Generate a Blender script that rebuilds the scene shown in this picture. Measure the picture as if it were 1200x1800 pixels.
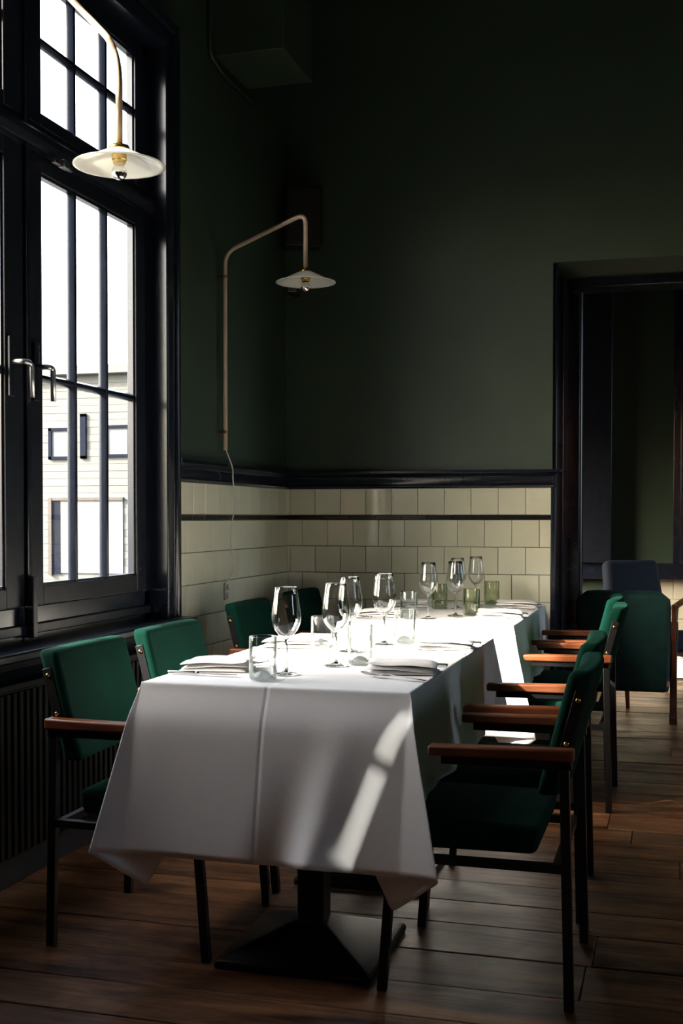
import bpy, bmesh, math, random
import numpy as np
from mathutils import Vector, Matrix

for o in list(bpy.data.objects):
    bpy.data.objects.remove(o)
random.seed(7)
S = bpy.context.scene
COL = S.collection
PI = math.pi

# ------------------------------------------------------------------ camera
FPX = 2075.0
YAW = math.atan(590 / FPX)
PITCH = 0.022
cd = bpy.data.cameras.new('camera')
cam = bpy.data.objects.new('camera', cd)
COL.objects.link(cam)
cd.sensor_fit = 'VERTICAL'
cd.sensor_height = 36.0
cd.lens = 36.0 * FPX / 1800.0
cd.shift_y = (909.5 + FPX * math.tan(PITCH) - 900) / 1800.0
cd.clip_start = 0.05
cd.clip_end = 200
cam.location = (0, 0, 1.2)
cam.rotation_euler = (PI / 2 - PITCH, 0, YAW)
S.camera = cam

# ------------------------------------------------------------------ sky, sun, exposure
w = bpy.data.worlds.new('sky')
S.world = w
w.use_nodes = True
bg = w.node_tree.nodes['Background']
bg.inputs['Color'].default_value = (0.95, 0.975, 1.0, 1)
bg.inputs['Strength'].default_value = 2.5        # thin bright cloud
wt = w.node_tree
sky = wt.nodes.new('ShaderNodeTexSky')           # hazy sky round the same sun
sky.sky_type = 'NISHITA'
sky.sun_disc = False
sky.sun_elevation = math.atan2(0.78, math.hypot(1.0, 0.70))
sky.sun_rotation = math.atan2(-1.0, -0.70)
sky.dust_density = 5.0
bg2 = wt.nodes.new('ShaderNodeBackground')
bg2.inputs['Strength'].default_value = 1.85
add = wt.nodes.new('ShaderNodeAddShader')
wt.links.new(sky.outputs[0], bg2.inputs['Color'])
wt.links.new(bg.outputs[0], add.inputs[0])
wt.links.new(bg2.outputs[0], add.inputs[1])
wt.links.new(add.outputs[0], wt.nodes['World Output'].inputs['Surface'])
sd = bpy.data.lights.new('sun', 'SUN')
sd.energy = 22.0
sd.angle = math.radians(1.0)
sd.color = (1.0, 0.96, 0.9)
sun = bpy.data.objects.new('sun', sd)
COL.objects.link(sun)
SUN_DIR = Vector((1.0, 0.70, -0.78))
sun.rotation_euler = SUN_DIR.to_track_quat('-Z', 'Y').to_euler()
sun.location = (-6, -2, 6)
vs = S.view_settings
vs.view_transform = 'Standard'
vs.look = 'None'
vs.exposure = 0.0
vs.gamma = 1.0
vs.use_curve_mapping = False


# ------------------------------------------------------------------ materials
def new_mat(name):
    m = bpy.data.materials.new(name)
    m.use_nodes = True
    nt = m.node_tree
    return m, nt, nt.nodes['Principled BSDF']


def noise_node(nt, scale, detail=4, rough=0.55, vec=None, dist=0.0):
    n = nt.nodes.new('ShaderNodeTexNoise')
    n.inputs['Scale'].default_value = scale
    n.inputs['Detail'].default_value = detail
    n.inputs['Roughness'].default_value = rough
    n.inputs['Distortion'].default_value = dist
    if vec is not None:
        nt.links.new(vec, n.inputs['Vector'])
    return n


def obj_coord(nt, scale=(1, 1, 1), rnd=0.0):
    tc = nt.nodes.new('ShaderNodeTexCoord')
    mp = nt.nodes.new('ShaderNodeMapping')
    mp.inputs['Scale'].default_value = scale
    nt.links.new(tc.outputs['Object'], mp.inputs['Vector'])
    if rnd:
        oi = nt.nodes.new('ShaderNodeObjectInfo')
        mu = nt.nodes.new('ShaderNodeMath')
        mu.operation = 'MULTIPLY'
        mu.inputs[1].default_value = rnd
        nt.links.new(oi.outputs['Random'], mu.inputs[0])
        nt.links.new(mu.outputs[0], mp.inputs['Location'])
    return mp.outputs['Vector']


def ramp(nt, fac, stops):
    r = nt.nodes.new('ShaderNodeValToRGB')
    e = r.color_ramp.elements
    while len(e) < len(stops):
        e.new(0.5)
    for i, (p, c) in enumerate(stops):
        e[i].position = p
        e[i].color = (*c, 1) if len(c) == 3 else c
    nt.links.new(fac, r.inputs['Fac'])
    return r


def bump(nt, height, bsdf, strength, distance):
    b = nt.nodes.new('ShaderNodeBump')
    b.inputs['Strength'].default_value = strength
    b.inputs['Distance'].default_value = distance
    nt.links.new(height, b.inputs['Height'])
    nt.links.new(b.outputs['Normal'], bsdf.inputs['Normal'])
    return b


def simple(name, col, rough=0.5, metal=0.0, var=0.0, nscale=20, bmp=0.0, bdist=0.001, spec=0.5, coat=0.0, rnd=0.0):
    m, nt, p = new_mat(name)
    p.inputs['Base Color'].default_value = (*col, 1)
    p.inputs['Roughness'].default_value = rough
    p.inputs['Metallic'].default_value = metal
    p.inputs['Specular IOR Level'].default_value = spec
    p.inputs['Coat Weight'].default_value = coat
    p.inputs['Coat Roughness'].default_value = 0.08
    if var or bmp:
        v = obj_coord(nt, rnd=rnd)
        n = noise_node(nt, nscale, 5, 0.6, v)
        if var:
            lo = tuple(c * (1 - var) for c in col)
            hi = tuple(min(1, c * (1 + var)) for c in col)
            r = ramp(nt, n.outputs['Fac'], [(0.3, lo), (0.7, hi)])
            nt.links.new(r.outputs['Color'], p.inputs['Base Color'])
        if bmp:
            bump(nt, n.outputs['Fac'], p, bmp, bdist)
    return m


M = {}
M['wall_green'] = simple('green_wall_paint', (0.028, 0.050, 0.029), 0.50, var=0.10, nscale=3, bmp=0.15, bdist=0.002)
M['ceiling'] = simple('dark_ceiling_paint', (0.02, 0.026, 0.02), 0.7, var=0.08, nscale=4)
M['gloss'] = simple('navy_black_gloss_paint', (0.008, 0.011, 0.019), 0.20, var=0.2, nscale=9, bmp=0.15, bdist=0.0015, spec=0.5)
M['gloss_b'] = simple('navy_black_added_paint', (0.009, 0.011, 0.017), 0.32, var=0.3, nscale=30, bmp=0.35, bdist=0.002, spec=0.25)
M['radiator'] = simple('black_radiator_enamel', (0.004, 0.0045, 0.0055), 0.5, var=0.1, nscale=10, spec=0.12)
M['grout'] = simple('dark_grout', (0.10, 0.09, 0.07), 0.9, var=0.2, nscale=40)
M['steel_black'] = simple('black_steel', (0.006, 0.006, 0.007), 0.42, var=0.15, nscale=30, spec=0.3)
M['cast_black'] = simple('black_cast_iron', (0.005, 0.005, 0.006), 0.38, var=0.15, nscale=20, bmp=0.1, bdist=0.001, spec=0.3)
M['chrome'] = simple('polished_cutlery_steel', (0.55, 0.55, 0.56), 0.16, 1.0, var=0.05, nscale=20)
M['nickel'] = simple('satin_nickel', (0.45, 0.45, 0.44), 0.3, 1.0, var=0.05, nscale=20)
M['brass'] = simple('brass', (0.62, 0.42, 0.15), 0.25, 1.0, var=0.06, nscale=40)
M['copper'] = simple('copper_clamp', (0.35, 0.15, 0.07), 0.35, 1.0, var=0.1, nscale=40)
M['mirror'] = simple('mirrored_bulb', (0.9, 0.9, 0.9), 0.03, 1.0, var=0.01, nscale=3)
M['beige'] = simple('beige_enamel_tube', (0.46, 0.345, 0.24), 0.35, var=0.04, nscale=15)
M['plastic_w'] = simple('white_cable_plastic', (0.62, 0.59, 0.52), 0.45, var=0.04, nscale=20)
M['napkin'] = simple('white_napkin_linen', (0.80, 0.79, 0.78), 0.85, var=0.03, nscale=60, bmp=0.12, bdist=0.0006)
M['teal'] = simple('teal_velvet', (0.002, 0.036, 0.032), 0.8, var=0.25, nscale=14, bmp=0.1, bdist=0.001)
M['navy'] = simple('navy_wool', (0.012, 0.017, 0.030), 0.9, var=0.2, nscale=60, bmp=0.3, bdist=0.001)
M['speaker'] = simple('black_speaker_cloth', (0.004, 0.004, 0.004), 0.8, var=0.1, nscale=60)
M['tag_pink'] = simple('pink_fabric_tag', (0.55, 0.22, 0.25), 0.8, var=0.05, nscale=30)
M['ext_white'] = simple('pale_rendered_wall', (0.088, 0.090, 0.084), 0.9, var=0.06, nscale=1.5, rnd=9.0)
M['ext_frame'] = simple('slate_blue_window_frame', (0.002, 0.004, 0.011), 0.8, var=0.1, nscale=5, spec=0.1)
M['ext_door'] = simple('white_garage_door', (0.10, 0.10, 0.10), 0.7, var=0.02, nscale=3)
M['ext_brown'] = simple('brown_door_edge', (0.02, 0.013, 0.012), 0.6, var=0.1, nscale=5)
M['ext_glass'] = simple('pale_far_window_glass', (0.055, 0.062, 0.066), 0.6, var=0.1, nscale=1)
M['ext_road'] = simple('pale_pavement', (0.09, 0.088, 0.083), 0.9, var=0.1, nscale=2)
M['tile_dark'] = simple('black_glazed_tile', (0.012, 0.010, 0.009), 0.18, var=0.3, nscale=12, rnd=17.0)
M['bronze'] = simple('bronze_corner_strip', (0.20, 0.16, 0.13), 0.3, 0.9, var=0.1, nscale=20)
M['cladding'] = M['ext_white']

# opal lamp glass
m, nt, p = new_mat('opal_lamp_glass')
p.inputs['Base Color'].default_value = (0.80, 0.79, 0.74, 1)
p.inputs['Roughness'].default_value = 0.12
p.inputs['Subsurface Weight'].default_value = 0.0
tr = nt.nodes.new('ShaderNodeBsdfTranslucent')
tr.inputs['Color'].default_value = (0.85, 0.84, 0.78, 1)
mx = nt.nodes.new('ShaderNodeMixShader')
mx.inputs[0].default_value = 0.35
nt.links.new(p.outputs[0], mx.inputs[1])
nt.links.new(tr.outputs[0], mx.inputs[2])
nt.links.new(mx.outputs[0], nt.nodes['Material Output'].inputs['Surface'])
M['opal'] = m


m, nt, p = new_mat('warm_light_blind')  # added blind, its tint chosen to warm the daylight from behind
nt.nodes.remove(p)
tl = nt.nodes.new('ShaderNodeBsdfTranslucent')
tl.inputs['Color'].default_value = (0.90, 0.62, 0.49, 1)
nt.links.new(tl.outputs[0], nt.nodes['Material Output'].inputs['Surface'])
M['added_blind'] = m


def glass_mat(name, tint, edge, start=0.55, gl=1.0, refr=None):
    m = bpy.data.materials.new(name)
    m.use_nodes = True
    nt = m.node_tree
    nt.nodes.remove(nt.nodes['Principled BSDF'])
    out = nt.nodes['Material Output']
    lw = nt.nodes.new('ShaderNodeLayerWeight')
    lw.inputs['Blend'].default_value = 0.25
    r = ramp(nt, lw.outputs['Facing'], [(0.0, tint), (start, tint), (1.0, edge)])
    t = nt.nodes.new('ShaderNodeBsdfTransparent')
    nt.links.new(r.outputs['Color'], t.inputs['Color'])
    g = nt.nodes.new('ShaderNodeBsdfGlossy')
    g.inputs['Roughness'].default_value = 0.02
    g.inputs['Color'].default_value = (gl, gl, gl, 1)
    # Schlick reflectance from the facing angle, the same on both sides of a thin wall
    l2 = nt.nodes.new('ShaderNodeLayerWeight')
    l2.inputs['Blend'].default_value = 0.5
    pw = nt.nodes.new('ShaderNodeMath')
    pw.operation = 'POWER'
    pw.inputs[1].default_value = 4.5
    nt.links.new(l2.outputs['Facing'], pw.inputs[0])
    fr = nt.nodes.new('ShaderNodeMath')
    fr.operation = 'MULTIPLY_ADD'
    fr.inputs[1].default_value = 0.9
    fr.inputs[2].default_value = 0.04
    nt.links.new(pw.outputs[0], fr.inputs[0])
    body = t.outputs[0]
    if refr:
        gs = nt.nodes.new('ShaderNodeBsdfGlass')
        gs.inputs['IOR'].default_value = 1.45
        gs.inputs['Roughness'].default_value = 0.0
        gs.inputs['Color'].default_value = (*refr, 1)
        rm = ramp(nt, l2.outputs['Facing'], [(0.30, (0.0, 0.0, 0.0)), (0.75, (1.0, 1.0, 1.0))])
        m0 = nt.nodes.new('ShaderNodeMixShader')
        nt.links.new(rm.outputs['Color'], m0.inputs[0])
        nt.links.new(t.outputs[0], m0.inputs[1])
        nt.links.new(gs.outputs[0], m0.inputs[2])
        body = m0.outputs[0]
    mx = nt.nodes.new('ShaderNodeMixShader')
    nt.links.new(fr.outputs[0], mx.inputs[0])
    nt.links.new(body, mx.inputs[1])
    nt.links.new(g.outputs[0], mx.inputs[2])
    nt.links.new(mx.outputs[0], out.inputs['Surface'])
    return m


M['pane'] = glass_mat('window_pane_glass', (0.96, 0.97, 0.96), (0.8, 0.82, 0.8))
M['wine'] = glass_mat('clear_wine_glass', (0.985, 0.988, 0.988), (0.45, 0.47, 0.48), 0.5, refr=(0.97, 0.98, 0.98))
M['tumbler'] = glass_mat('clear_bottle_glass', (0.955, 0.97, 0.96), (0.30, 0.36, 0.33), 0.40, refr=(0.90, 0.94, 0.92))
M['tumbler_g'] = glass_mat('olive_bottle_glass', (0.87, 0.89, 0.79), (0.30, 0.34, 0.24), 0.40, refr=(0.80, 0.83, 0.68))
M['bulb'] = glass_mat('clear_bulb_glass', (0.93, 0.93, 0.9), (0.5, 0.5, 0.45))
m, nt, p = new_mat('thick_clear_glass')
p.inputs['Base Color'].default_value = (0.93, 0.96, 0.94, 1)
p.inputs['Transmission Weight'].default_value = 1.0
p.inputs['Roughness'].default_value = 0.02
M['thick'] = m

# cream glazed tile, slightly different from tile to tile, wavy glaze
m, nt, p = new_mat('cream_glazed_tile')
oi = nt.nodes.new('ShaderNodeObjectInfo')
v = obj_coord(nt, rnd=31.0)
n1 = noise_node(nt, 5, 3, 0.5, v)
n2 = noise_node(nt, 60, 3, 0.6, v)
ad = nt.nodes.new('ShaderNodeMath')
ad.operation = 'MULTIPLY_ADD'
ad.inputs[1].default_value = 0.45
nt.links.new(oi.outputs['Random'], ad.inputs[0])
nt.links.new(n1.outputs['Fac'], ad.inputs[2])
r = ramp(nt, ad.outputs[0], [(0.35, (0.66, 0.635, 0.47)), (0.65, (0.70, 0.675, 0.505)), (0.95, (0.74, 0.715, 0.54))])
nt.links.new(r.outputs['Color'], p.inputs['Base Color'])
p.inputs['Roughness'].default_value = 0.06
p.inputs['Specular IOR Level'].default_value = 0.65
bump(nt, n1.outputs['Fac'], p, 0.10, 0.004)
M['tile'] = m

# green wool upholstery
m, nt, p = new_mat('green_wool_upholstery')
v = obj_coord(nt)
n1 = noise_node(nt, 6, 3, 0.5, v)
n2 = noise_node(nt, 420, 2, 0.6, v)
r = ramp(nt, n1.outputs['Fac'], [(0.3, (0.0006, 0.0195, 0.0130)), (0.7, (0.0011, 0.028, 0.0175))])
nt.links.new(r.outputs['Color'], p.inputs['Base Color'])
p.inputs['Roughness'].default_value = 0.9
p.inputs['Specular IOR Level'].default_value = 0.08
p.inputs['Sheen Weight'].default_value = 0.03
p.inputs['Sheen Roughness'].default_value = 0.4
p.inputs['Sheen Tint'].default_value = (0.2, 0.75, 0.5, 1)
bump(nt, n2.outputs['Fac'], p, 0.5, 0.0012)
M['green'] = m


def wood(name, dark, mid, light, rough, sx, knots=True, rnd=40.0, bmp=0.25, coat=0.0, spec=0.5):
    m, nt, p = new_mat(name)
    p.inputs['Specular IOR Level'].default_value = spec
    v = obj_coord(nt, (sx, 1, 1), rnd)
    n1 = noise_node(nt, 9, 8, 0.62, v, 1.2)
    n2 = noise_node(nt, 70, 4, 0.6, v, 0.4)
    v2 = obj_coord(nt, (1, 1, 1), rnd)
    n3 = noise_node(nt, 2.2, 4, 0.6, v2, 0.6)
    mixf = nt.nodes.new('ShaderNodeMath')
    mixf.operation = 'MULTIPLY_ADD'
    mixf.inputs[1].default_value = 0.35
    nt.links.new(n2.outputs['Fac'], mixf.inputs[0])
    nt.links.new(n1.outputs['Fac'], mixf.inputs[2])
    r = ramp(nt, mixf.outputs[0], [(0.50, dark), (0.64, mid), (0.80, light)])
    r3 = ramp(nt, n3.outputs['Fac'], [(0.32, (0.45, 0.42, 0.40)), (0.62, (1.0, 1.0, 1.0))])
    oi = nt.nodes.new('ShaderNodeObjectInfo')
    r4 = ramp(nt, oi.outputs['Random'], [(0.0, (0.72, 0.70, 0.68)), (1.0, (1.1, 1.05, 1.0))])
    mu = nt.nodes.new('ShaderNodeMixRGB')
    mu.blend_type = 'MULTIPLY'
    mu.inputs[0].default_value = 1.0
    nt.links.new(r.outputs['Color'], mu.inputs[1])
    nt.links.new(r3.outputs['Color'], mu.inputs[2])
    mu2 = nt.nodes.new('ShaderNodeMixRGB')
    mu2.blend_type = 'MULTIPLY'
    mu2.inputs[0].default_value = 1.0
    nt.links.new(mu.outputs[0], mu2.inputs[1])
    nt.links.new(r4.outputs['Color'], mu2.inputs[2])
    nt.links.new(mu2.outputs[0], p.inputs['Base Color'])
    rr = ramp(nt, n3.outputs['Fac'], [(0.3, (rough * 1.25,) * 3), (0.7, (rough * 0.8,) * 3)])
    nt.links.new(rr.outputs['Color'], p.inputs['Roughness'])
    p.inputs['Coat Weight'].default_value = coat
    bump(nt, mixf.outputs[0], p, bmp, 0.002)
    return m


M['floor'] = wood('worn_dark_floorboards', (0.034, 0.013, 0.006), (0.19, 0.082, 0.035), (0.34, 0.165, 0.074), 0.46, 0.12, bmp=0.6, spec=0.22)
M['teak'] = wood('oiled_teak', (0.13, 0.034, 0.010), (0.21, 0.058, 0.018), (0.28, 0.088, 0.030), 0.42, 0.15, bmp=0.1)
M['rockwood'] = wood('red_brown_armchair_wood', (0.055, 0.018, 0.010), (0.10, 0.032, 0.017), (0.14, 0.05, 0.026), 0.4, 0.2, bmp=0.1)
M['table_wood'] = simple('dark_table_board', (0.03, 0.025, 0.02), 0.6, var=0.2, nscale=10)


def linen(name, cx, ys):
    """white cotton with pressed fold creases along x = cx and the given y lines"""
    m, nt, p = new_mat(name)
    tc = nt.nodes.new('ShaderNodeTexCoord')
    sp = nt.nodes.new('ShaderNodeSeparateXYZ')
    nt.links.new(tc.outputs['UV'], sp.inputs[0])

    def ridge(sock, c, wd):
        a = nt.nodes.new('ShaderNodeMath'); a.operation = 'SUBTRACT'; a.inputs[1].default_value = c
        nt.links.new(sock, a.inputs[0])
        b = nt.nodes.new('ShaderNodeMath'); b.operation = 'ABSOLUTE'
        nt.links.new(a.outputs[0], b.inputs[0])
        d = nt.nodes.new('ShaderNodeMath'); d.operation = 'DIVIDE'; d.inputs[1].default_value = wd
        nt.links.new(b.outputs[0], d.inputs[0])
        e = nt.nodes.new('ShaderNodeMath'); e.operation = 'MINIMUM'; e.inputs[1].default_value = 1.0
        nt.links.new(d.outputs[0], e.inputs[0])
        return e.outputs[0]
    tot = ridge(sp.outputs[0], cx, 0.009)
    for yy in ys:
        s2 = nt.nodes.new('ShaderNodeMath'); s2.operation = 'ADD'
        nt.links.new(tot, s2.inputs[0])
        nt.links.new(ridge(sp.outputs[1], yy, 0.006), s2.inputs[1])
        tot = s2.outputs[0]
    v = obj_coord(nt)
    n1 = noise_node(nt, 5.5, 4, 0.55, v, 0.8)
    n2 = noise_node(nt, 500, 2, 0.5, v)
    s = nt.nodes.new('ShaderNodeMath'); s.operation = 'MULTIPLY_ADD'; s.inputs[1].default_value = 2.2
    nt.links.new(n1.outputs['Fac'], s.inputs[0]); nt.links.new(tot, s.inputs[2])
    s3 = nt.nodes.new('ShaderNodeMath'); s3.operation = 'MULTIPLY_ADD'; s3.inputs[1].default_value = 0.10
    nt.links.new(n2.outputs['Fac'], s3.inputs[0]); nt.links.new(s.outputs[0], s3.inputs[2])
    p.inputs['Base Color'].default_value = (0.80, 0.79, 0.78, 1)
    p.inputs['Roughness'].default_value = 0.8
    p.inputs['Specular IOR Level'].default_value = 0.25
    bump(nt, s3.outputs[0], p, 0.45, 0.0028)
    return m


# ------------------------------------------------------------------ mesh helpers
class MB:
    def __init__(self):
        self.v = []
        self.f = []

    def add(self, vs_, fs_):
        b = len(self.v)
        self.v += [tuple(q) for q in vs_]
        self.f += [tuple(b + i for i in ff) for ff in fs_]
        return self

    def box(self, x0, x1, y0, y1, z0, z1):
        return self.add([(x0, y0, z0), (x1, y0, z0), (x1, y1, z0), (x0, y1, z0), (x0, y0, z1), (x1, y0, z1), (x1, y1, z1), (x0, y1, z1)],
                        [(0, 3, 2, 1), (4, 5, 6, 7), (0, 1, 5, 4), (1, 2, 6, 5), (2, 3, 7, 6), (3, 0, 4, 7)])

    def hexa(self, p8):
        return self.add(p8, [(0, 3, 2, 1), (4, 5, 6, 7), (0, 1, 5, 4), (1, 2, 6, 5), (2, 3, 7, 6), (3, 0, 4, 7)])

    def bar(self, p, q, a, b, up=(0, 1, 0)):
        """square bar from p to q: a = width along the up-cross axis, b = width along up"""
        p, q = Vector(p), Vector(q)
        d = (q - p).normalized()
        s = d.cross(Vector(up)).normalized()
        t = s.cross(d).normalized()
        c = []
        for e in (p, q):
            for (i, j) in ((-1, -1), (1, -1), (1, 1), (-1, 1)):
                c.append(e + s * (a / 2 * i) + t * (b / 2 * j))
        return self.add(c, [(0, 3, 2, 1), (4, 5, 6, 7), (0, 1, 5, 4), (1, 2, 6, 5), (2, 3, 7, 6), (3, 0, 4, 7)])

    def lathe(self, prof, n=32, cx=0, cy=0, cz=0, closed=False):
        b = len(self.v)
        for (r_, z_) in prof:
            for i in range(n):
                a = 2 * PI * i / n
                self.v.append((cx + r_ * math.cos(a), cy + r_ * math.sin(a), cz + z_))
        m_ = len(prof)
        for j in range(m_ if closed else m_ - 1):
            j2 = (j + 1) % m_
            for i in range(n):
                i2 = (i + 1) % n
                self.f.append((b + j * n + i, b + j * n + i2, b + j2 * n + i2, b + j2 * n + i))
        return self

    def tube(self, pts, r_, n=12, cap=True):
        pts = [Vector(q) for q in pts]
        b = len(self.v)
        nrm = None
        for k, q in enumerate(pts):
            d = (pts[min(k + 1, len(pts) - 1)] - pts[max(k - 1, 0)]).normalized()
            if nrm is None:
                nrm = d.cross(Vector((0.31, 0.87, 0.4))).normalized()
            nrm = (nrm - d * nrm.dot(d)).normalized()
            bn = d.cross(nrm)
            rr = r_[k] if isinstance(r_, (list, tuple)) else r_
            for i in range(n):
                a = 2 * PI * i / n
                self.v.append(tuple(q + nrm * (rr * math.cos(a)) + bn * (rr * math.sin(a))))
        for k in range(len(pts) - 1):
            for i in range(n):
                i2 = (i + 1) % n
                self.f.append((b + k * n + i, b + k * n + i2, b + (k + 1) * n + i2, b + (k + 1) * n + i))
        if cap:
            self.f.append(tuple(b + i for i in range(n))[::-1])
            e = b + (len(pts) - 1) * n
            self.f.append(tuple(e + i for i in range(n)))
        return self

    def prism(self, poly, axis, a, c):
        """extrude a 2D polygon along axis ('x','y','z') from a to c"""
        n = len(poly)
        def put(u, v_, t):
            return {'x': (t, u, v_), 'y': (u, t, v_), 'z': (u, v_, t)}[axis]
        return self.add([put(u, v_, a) for u, v_ in poly] + [put(u, v_, c) for u, v_ in poly],
                        [tuple(range(n))[::-1], tuple(range(n, 2 * n))] + [(i, (i + 1) % n, n + (i + 1) % n, n + i) for i in range(n)])

    def mesh(self, name, mat, smooth=False):
        me = bpy.data.meshes.new(name)
        me.from_pydata(self.v, [], self.f)
        bm = bmesh.new()
        bm.from_mesh(me)
        bmesh.ops.recalc_face_normals(bm, faces=bm.faces)
        bm.to_mesh(me)
        bm.free()
        me.materials.append(M[mat] if isinstance(mat, str) else mat)
        if smooth:
            for q in me.polygons:
                q.use_smooth = True
        return me

    def build(self, name, mat, parent=None, bevel=0.0, smooth=False, seg=2, sub=0, angle=0.6, loc=None):
        me = self.mesh(name, mat, smooth)
        o = bpy.data.objects.new(name, me)
        COL.objects.link(o)
        o.parent = parent
        if loc is not None:
            o.location = loc
        if bevel:
            bv = o.modifiers.new('bevel', 'BEVEL')
            bv.width = bevel
            bv.segments = seg
            bv.limit_method = 'ANGLE'
            bv.angle_limit = angle
            bv.harden_normals = False
            for q in me.polygons:
                q.use_smooth = True
            me.set_sharp_from_angle(angle=math.radians(50))
        if sub:
            sb = o.modifiers.new('sub', 'SUBSURF')
            sb.levels = sub
            sb.render_levels = sub
        return o


def tag(o, label, cat, group=None):
    o['label'] = label
    o['category'] = cat
    if group:
        o['group'] = group
    return o


def struct(o, label=None):
    o['kind'] = 'structure'
    if label:
        o['label'] = label
    return o


def empty(name, loc=(0, 0, 0), rz=0.0):
    o = bpy.data.objects.new(name, None)
    o.empty_display_size = 0.1
    COL.objects.link(o)
    o.location = loc
    o.rotation_euler = (0, 0, rz)
    return o


def kids(o, table):
    return table.get(o, [])


def copy_tree(o, parent=None):
    c = o.copy()
    COL.objects.link(c)
    c.parent = parent
    for ch in [k for k in CH[o]] if o in CH else []:
        copy_tree(ch, c)
    return c


CH = {}


def freeze_children(root):
    """remember the children of a prototype, so that copies can be made without searching"""
    for o in [root] + list(root.children_recursive):
        CH[o] = list(o.children)


def round_path(pts, rad, n=7):
    """polyline with rounded corners"""
    pts = [Vector(q) for q in pts]
    out = [pts[0]]
    for i in range(1, len(pts) - 1):
        a, b, c = pts[i - 1], pts[i], pts[i + 1]
        u, v_ = (a - b).normalized(), (c - b).normalized()
        r_ = rad[i - 1] if isinstance(rad, (list, tuple)) else rad
        p0, p1 = b + u * r_, b + v_ * r_
        for k in range(n + 1):
            t = k / n
            out.append(p0 * (1 - t) ** 2 + b * (2 * t * (1 - t)) + p1 * t ** 2)
    out.append(pts[-1])
    return out


def pad_box(x0, x1, y0, y1, z0, z1, r_=0.02):
    """upholstered pad: a box subdivided for soft bulging faces, rounded by bevel"""
    return MB().box(x0, x1, y0, y1, z0, z1)


# ------------------------------------------------------------------ room shell
XW = -2.10      # window wall
YB = 6.26       # tiled back wall
CEIL = 4.3
Y0, Y1 = 2.59, 4.56          # window opening
WZ0, WZ1 = 0.76, 3.16
OFF = -2.45                  # the next window, nearer than the camera sees
XR = 4.6
YR = -3.4
YF = 9.0                     # far room's end wall

floor = MB().box(-2.5, XR + .2, YR - .2, YF + .3, -0.20, -0.024).build('floor', M['grout'])
struct(floor, 'dark worn varnished floorboards')
y = YR
row = 0
while y < YF:
    wd = random.choice((0.19, 0.205, 0.22, 0.235))
    x = XW - random.uniform(0, 1.6)
    while x < XR:
        ln = random.uniform(2.9, 4.8)
        xa, xb = max(x, XW), min(x + ln, XR)
        if xb - xa > 0.05:
            dz = random.uniform(-0.0012, 0.0012)
            pl = MB().box(-(xb - xa) / 2, (xb - xa) / 2, -wd / 2, wd / 2, -0.024, 0).build('plank', 'floor', floor, bevel=0.002, seg=1)
            pl.location = ((xa + xb) / 2, y + wd / 2, dz - 0.0012)
            pl.scale = ((xb - xa - 0.003) / (xb - xa), (wd - 0.0045) / wd, 1)
        x += ln
    y += wd
    row += 1

TH = 0.11
wl = MB()
x0, x1 = XW - TH, XW
fy0, fy1, fz0, fz1 = 7.30, 8.60, 0.86, 2.0       # window of the far room
wl.box(x0, x1, YR, Y0 + OFF, 0, CEIL)
wl.box(x0, x1, Y1 + OFF, Y0, 0, CEIL)
wl.box(x0, x1, Y1, fy0, 0, CEIL)
wl.box(x0, x1, fy1, YF, 0, CEIL)
for a, b, c, d in ((Y0, Y1, WZ0, WZ1), (Y0 + OFF, Y1 + OFF, WZ0, WZ1), (fy0, fy1, fz0, fz1)):
    wl.box(x0, x1, a, b, 0, c)
    wl.box(x0, x1, a, b, d, CEIL)
wall_left = struct(wl.build('wall_left', 'wall_green'), 'dark green painted wall with the tall window')

WX1 = -0.632     # edge of the opening in the back wall
OPZ = 2.53
wb = MB()
wb.box(XW, WX1, YB, YB + 0.60, 0, CEIL)
wb.box(WX1, 2.4, YB, YB + 0.60, OPZ, CEIL)
wb.box(2.4, XR, YB, YB + 0.60, 0, CEIL)
wall_back = struct(wb.build('wall_back', 'wall_green'), 'dark green back wall above the cream tiles')
RWIN = [(1.65, 2.6, 1.1, 2.8), (6.95, 8.9, 0.7, 3.2)]
wr = MB()
yy0 = YR
for a, b, c, d in RWIN:
    wr.box(XR, XR + .2, yy0, a, 0, CEIL).box(XR, XR + .2, a, b, 0, c).box(XR, XR + .2, a, b, d, CEIL)
    yy0 = b
wr.box(XR, XR + .2, yy0, YF, 0, CEIL)
struct(wr.build('wall_right', 'wall_green'))
rw = MB()
rw.box(XW, XR, YR - .25, YR, 0, 0.9).box(XW, XR, YR - .25, YR, 3.0, CEIL)
xs = [XW, -0.1, 0.38, XR]
for i in (0, 2):
    rw.box(xs[i], xs[i + 1], YR - .25, YR, 0.9, 3.0)
struct(rw.build('wall_rear', 'wall_green'))
struct(MB().box(-2.5, XR + .2, YR - .25, YF + .3, CEIL, CEIL + .2).build('ceiling', 'ceiling'))
# far room: end wall, black board whose dark paint stands in for a shaded wall strip
struct(MB().box(XW - .3, XR, YF, YF + .25, 0, CEIL).build('wall_far', 'wall_green'), 'dark green wall of the room beyond the opening')
struct(MB().box(-0.90, -0.464, YF - 0.14, YF, 0.865, 3.3).build('shade_board', 'gloss_b', bevel=0.006), 'black board painted for the shaded wall strip in the room beyond')

# ------------------------------------------------------------------ tiles
TP = 0.145
JT = 0.0022
tile_cache = {}


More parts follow.
